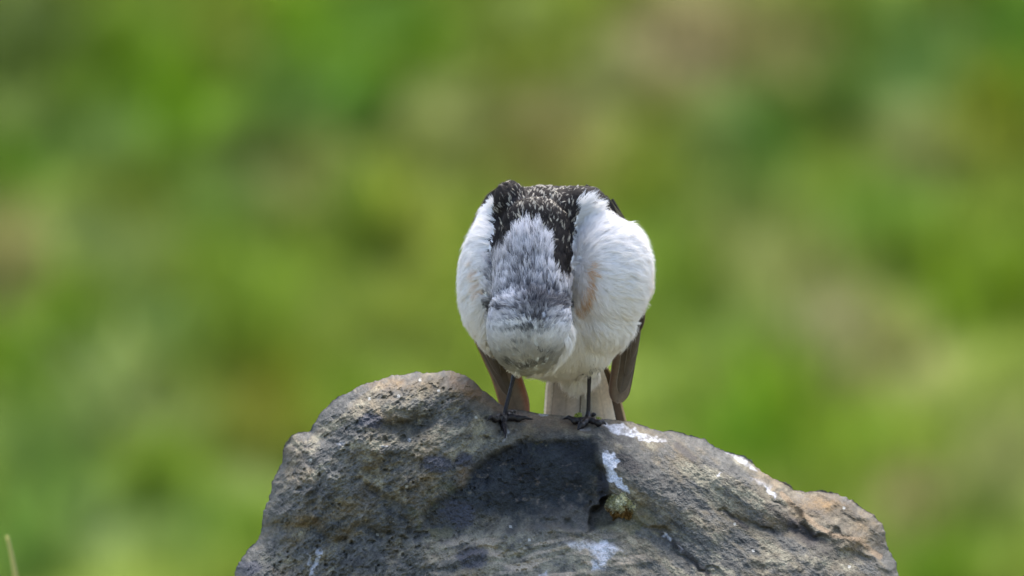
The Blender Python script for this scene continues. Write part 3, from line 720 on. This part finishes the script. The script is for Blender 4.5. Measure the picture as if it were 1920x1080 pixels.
sp_ = ((np.exp(-((ox1 - 1110) / 12) ** 2 - ((oy1 - 682) / 14) ** 2) > .5) & (tone[m1_] < .3))[:, None, None, None]
c_ = np.where(sp_, srgb((90, 90, 95)), c_)
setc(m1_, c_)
m2_ = reg == 2
lightc = np.array((.98, .95, .97)); 
# nape: pale barb tips over slate bases, some feathers dark centred
ox2, oy2 = ox[m2_], oy[m2_]
fl2 = vn(ox2 / 6 + (ox2 - 990) * oy2 / 4000, oy2 / 15, seed=251) + .35 * (tone[m2_] - .5)
dk = (sstep(.12, .5, fl2) * (.72 - .2 * sstep(500, 560, oy2)) * sstep(640, 560, oy2))[:, None, None, None]
st2 = (sstep(.05, .45, vn(ox2 / 20, oy2 / 6, seed=252) + .3 * (tone[m2_] - .5)) * sstep(520, 560, oy2))
kk = np.exp(-((ox[m2_] - 1008) / 24) ** 2 - ((oy[m2_] - 572) / 26) ** 2) * 1.3 + 1.2 * np.exp(-((ox[m2_] - 945) / 26) ** 2 - ((oy[m2_] - 580) / 8) ** 2) \
   + 1.1 * np.exp(-((ox[m2_] - 1045) / 24) ** 2 - ((oy[m2_] - 572) / 9) ** 2) + 1.2 * np.exp(-((ox[m2_] - 995) / 32) ** 2 - ((oy[m2_] - 606) / 7) ** 2) \
   + .35 * np.exp(-((ox[m2_] - 985) / 60) ** 2 - ((oy[m2_] - 600) / 6) ** 2) * (vn(ox[m2_] / 12, oy[m2_] / 5, seed=240) > 0) + .35 * np.exp(-((ox[m2_] - 975) / 50) ** 2 - ((oy[m2_] - 500) / 30) ** 2)
dk = np.clip(dk + (kk * (1.0 + .6 * st2) + .4 * st2)[:, None, None, None], 0, 1)
base_ = srgb((124, 124, 138)) + 0 * ta
c_ = base_ * (1 - sstep(.2, .75, ta)) + lightc * sstep(.2, .75, ta)
c_ = c_ * (1 - dk * (1 - .3 * a_[m2_])) + srgb((46, 44, 52)) * dk * (1 - .3 * a_[m2_])
setc(m2_, c_)
m3_ = reg == 3
ox3, oy3 = ox[m3_], oy[m3_]
k3 = (.6 * np.exp(-((ox3 - 1012) / 18) ** 2 - ((oy3 - 668) / 10) ** 2) + .4 * np.exp(-((ox3 - 980) / 34) ** 2 - ((oy3 - 656) / 26) ** 2)) * (.4 + 1.2 * sstep(-.2, .4, vn(ox3 / 12, oy3 / 9, seed=261))) + .6 * np.exp(-(seg_dist(ox3, oy3, [(955,682),(985,692),(1020,680)]) / 6) ** 2) \
   + .5 * np.exp(-((ox3 - 940) / 20) ** 2 - ((oy3 - 624) / 4) ** 2) + 1.1 * np.exp(-((ox3 - 995) / 30) ** 2 - ((oy3 - 622) / 6) ** 2)
k3 = np.clip(k3 * (.4 + .9 * tone[m3_]) + .45 * (tone[m3_] > .8) * sstep(650, 610, oy3) + .3 * np.clip(big[m3_], 0, 1), 0, .9)[:, None, None, None]
wm = sstep(612, 690, oy3)[:, None, None, None]
c_ = (np.array((.92, .90, .90)) * (1 - wm) + np.array((.56, .52, .44)) * wm) + 0 * ta + 0 * a_[m3_]
c_ = c_ * (1 - k3) + srgb((62, 64, 66)) * k3
setc(m3_, c_)
m4_ = reg == 4
setc(m4_, BLACK * (1 + .5 * (tone[m4_] - .5))[:, None, None, None] * (1 + 0 * ta + 0 * a_[m4_]) + .12 * sstep(.7, 1, ta) * a_[m4_])
colv = np.repeat(col[:, :, :, None, :], 2, 3)
nb = NC * NB
base = (np.arange(nb) * NT * 2)[:, None, None]; kq = (np.arange(NT - 1) * 2)[None, :, None]
Fc = (base + kq + np.array([0, 1, 3, 2])[None, None, :]).reshape(-1, 4)

# body mesh and its coat in one mesh
def get_quads(me):
    n = len(me.loop_triangles); a = np.empty(n * 3, np.int32); me.loop_triangles.foreach_get('vertices', a); return a.reshape(-1, 3)
bt = get_quads(me)
allc = np.concatenate([bc, colv.reshape(-1, 3)])
allV = np.concatenate([co, V.reshape(-1, 3)])
Ft = np.concatenate([bt, np.concatenate([Fc[:, [0, 1, 2]], Fc[:, [0, 2, 3]]]) + nv])
body = mesh_obj('body', allV, Ft, M_body, parent=bird, color=allc, origin=bird_origin)
body.data.materials.append(M_feath); body.data.materials.append(M_leg)
mi = np.zeros(len(body.data.polygons), np.int32); mi[len(bt):] = 1; mi[:len(bt)][isleg[bt].all(1)] = 2
body.data.polygons.foreach_set('material_index', mi)
bpy.data.meshes.remove(me)

# ---- flight feathers
def vane(ctrl, widths, edge_w, cen, edgc, bow=.12, rufL=None, nl=60, nw=15, th=.00012, side=(1, 0, 0), asym=0.0, tipr=0.9):
    """one long feather: bowed blade with rounded tip, shaft and pale margins; returns verts, faces, colours"""
    c = np.array([Q(*p) for p in ctrl]); t = np.linspace(0, 1, nl)
    seg = np.linspace(0, 1, len(c))
    pts = np.stack([np.interp(t, seg, c[:, k]) for k in range(3)], -1)
    for _ in range(6): pts[1:-1] = (pts[:-2] + pts[1:-1] * 2 + pts[2:]) / 4
    wd = np.interp(t, np.linspace(0, 1, len(widths)), widths) * S
    L = np.linalg.norm(c[-1] - c[0]); e = np.clip((1 - t) * L / (wd.max() * tipr + 1e-9), 0, 1); wd = wd * np.sqrt(np.clip(1 - (1 - e) ** 2, 0, 1)) + 1e-5
    tg = np.gradient(pts, axis=0); tg /= np.linalg.norm(tg, axis=1)[:, None]
    sv = np.array(side, float) - tg * (tg @ np.array(side, float))[:, None]; sv /= np.linalg.norm(sv, axis=1)[:, None]
    nvv = np.cross(sv, tg)
    a = np.linspace(-1, 1, nw)
    Vt = pts[:, None] + sv[:, None] * (a[None, :, None] + asym) * wd[:, None, None] * .5 + nvv[:, None] * (bow * wd[:, None] * (a[None] ** 2))[..., None]
    Vb = Vt - nvv[:, None] * th
    barb = vn((t[:, None] * L * 3500 + np.abs(a[None]) * 9), a[None] * 2 + 0 * t[:, None], seed=int(ctrl[0][0]) % 97)
    ce = srgb(cen)[None, None] * (1 + .10 * barb[..., None])
    em = sstep(1 - edge_w, 1 - edge_w * .35, np.abs(a))[None, :, None]
    if rufL is not None:
        rm = sstep(.35, 1., a * rufL[1])[None, :, None]; ce = ce * (1 - rm) + srgb(rufL[0]) * rm
    tipm = sstep(.94, 1, t)[:, None, None]
    cc = ce * (1 - em) + srgb(edgc) * em
    shaft = np.exp(-(a / .06) ** 2)[None, :, None]; cc = cc * (1 - .22 * shaft)
    cc = np.broadcast_to(cc, Vt.shape)
    n = nl * nw; F1 = grid_faces(nl, nw); F2 = F1[:, ::-1] + n
    rim = []
    for i_ in range(nl - 1):
        rim += [(i_ * nw, (i_ + 1) * nw, n + (i_ + 1) * nw, n + i_ * nw), ((i_ + 1) * nw - 1, n + (i_ + 1) * nw - 1, n + (i_ + 2) * nw - 1, (i_ + 2) * nw - 1)]
    for j in range(nw - 1):
        rim += [((nl - 1) * nw + j, (nl - 1) * nw + j + 1, n + (nl - 1) * nw + j + 1, n + (nl - 1) * nw + j)]
    return np.concatenate([Vt.reshape(-1, 3), Vb.reshape(-1, 3)]), np.concatenate([F1, F2, np.array(rim)]), np.concatenate([cc.reshape(-1, 3)] * 2)

def join(name, items, parent):
    VV, FF, CC = [], [], []; off = 0
    for v, f, c in items: VV.append(v); FF.append(f + off); CC.append(c); off += len(v)
    return mesh_obj(name, np.concatenate(VV), np.concatenate(FF), M_wing, parent=parent, color=np.concatenate(CC), origin=bird_origin)
DB, DB2, PE = (126, 108, 86), (98, 84, 66), (156, 144, 122)
# wing on the viewer's right: coverts over the shoulder, folded flight feathers below
wr = [vane([(1120,400,150),(1172,500,165),(1180,600,160),(1168,690,150),(1157,757,145)], [30,46,44,44,40], .10, DB, (120,100,80), rufL=((96,70,54),-1)),
      vane([(1125,400,140),(1180,500,160),(1186,600,152),(1177,680,148),(1163,738,144)], [30,42,34,30,22], .12, DB2, PE),
      vane([(1128,400,130),(1188,500,152),(1193,590,146),(1186,660,142),(1175,705,140)], [30,36,24,20,14], .16, DB2, PE),
      vane([(1130,400,120),(1192,490,140),(1198,570,136),(1192,640,134),(1184,672,134)], [30,30,20,15,9], .2, DB2, PE),
      vane([(1128,390,110),(1190,480,130),(1200,560,124),(1201,600,124),(1196,622,126)], [30,34,22,18,13], .18, (66,52,40), (176,156,110))]
for k in range(5):
    a = k / 4; wr.append(vane([(1095 + 12 * k, 352 + 6 * k, 50 + 14 * k), (1140 + 8 * k, 384 + 12 * k, 62 + 14 * k), (1160 + 8 * k, 425 + 22 * k, 78 + 14 * k)], [16, 22, 16], .12, (48, 42, 44), (150, 142, 118), nl=24, nw=9, bow=.2))
join('wing', wr, bird)
wl_ = [vane([(930,420,150),(892,520,165),(908,620,160),(948,700,150),(978,800,148)], [30,50,50,56,58], .06, DB, (196,156,118), rufL=((160,104,74), 1)),
       vane([(925,420,140),(886,520,158),(900,620,152),(928,680,148),(958,745,148)], [30,40,34,30,22], .10, DB2, PE),
       vane([(920,420,130),(882,510,148),(893,600,144),(915,655,142),(938,705,142)], [30,34,24,20,12], .16, DB2, PE)]
for k in range(5):
    wl_.append(vane([(958 - 10 * k, 346 + 6 * k, 40 + 14 * k), (918 - 6 * k, 372 + 12 * k, 54 + 14 * k), (898 - 6 * k, 420 + 22 * k, 70 + 14 * k)], [16, 20, 14], .12, (48, 42, 44), (168, 164, 110), nl=24, nw=9, bow=.2))
join('wing', wl_, bird)
# ---- tail seen from below
tl = [vane([(1095,640,150),(1142,720,172),(1160,800,205),(1168,880,230)], [20,30,34,32], .22, (78,62,44), (216,196,150)),
      vane([(1092,640,146),(1122,720,168),(1136,800,200),(1142,880,226)], [24,40,46,44], .16, (212,200,178), (250,246,234)),
      vane([(1092,640,150),(1104,720,172),(1110,800,204),(1112,880,230)], [24,38,40,38], .08, (196,188,170), (230,226,212)),
      vane([(1090,640,156),(1094,720,178),(1098,800,210),(1098,880,236)], [24,30,30,30], .10, (96,90,70), (130,124,98)),
      vane([(1084,640,146),(1064,720,168),(1058,800,200),(1056,880,226)], [40,54,60,58], .09, (184,174,160), (112,100,84)),
      vane([(1080,640,152),(1042,720,174),(1036,800,206),(1034,880,232)], [36,38,36,32], .30, (196,190,178), (250,248,240))]
join('tail', tl, bird)
# ---- bill tucked towards the belly and the eyes, on the hidden side of the bowed head
t_ = np.linspace(0, 1, 14); c0, c1 = Q(1000, 640, -70), Q(1022, 668, 8)
v, f = tube([c0 * (1 - a) + c1 * a for a in t_], .0036 * (1 - t_) ** .8 + .0003, 14)
mesh_obj('bill', v, f, M_horn, parent=bird, color=np.tile(srgb((60, 56, 58)), (len(v), 1)), origin=bird_origin)
for sx in (-1, 1):
    bm = bmesh.new(); bmesh.ops.create_uvsphere(bm, u_segments=20, v_segments=14, radius=.0022, matrix=Matrix.Translation(Vector(Q(993 + sx * 70, 636, -95) - bird_origin)))
    em = bpy.data.meshes.new('eye'); bm.to_mesh(em); bm.free()
    at = em.color_attributes.new('tint', 'FLOAT_COLOR', 'POINT'); at.data.foreach_set('color', np.tile([.01, .008, .008, 1], len(em.vertices)).astype(np.float32))
    for p in em.polygons: p.use_smooth = True
    em.materials.append(M_horn); eo = bpy.data.objects.new('eye', em); COL.objects.link(eo); eo.parent = bird
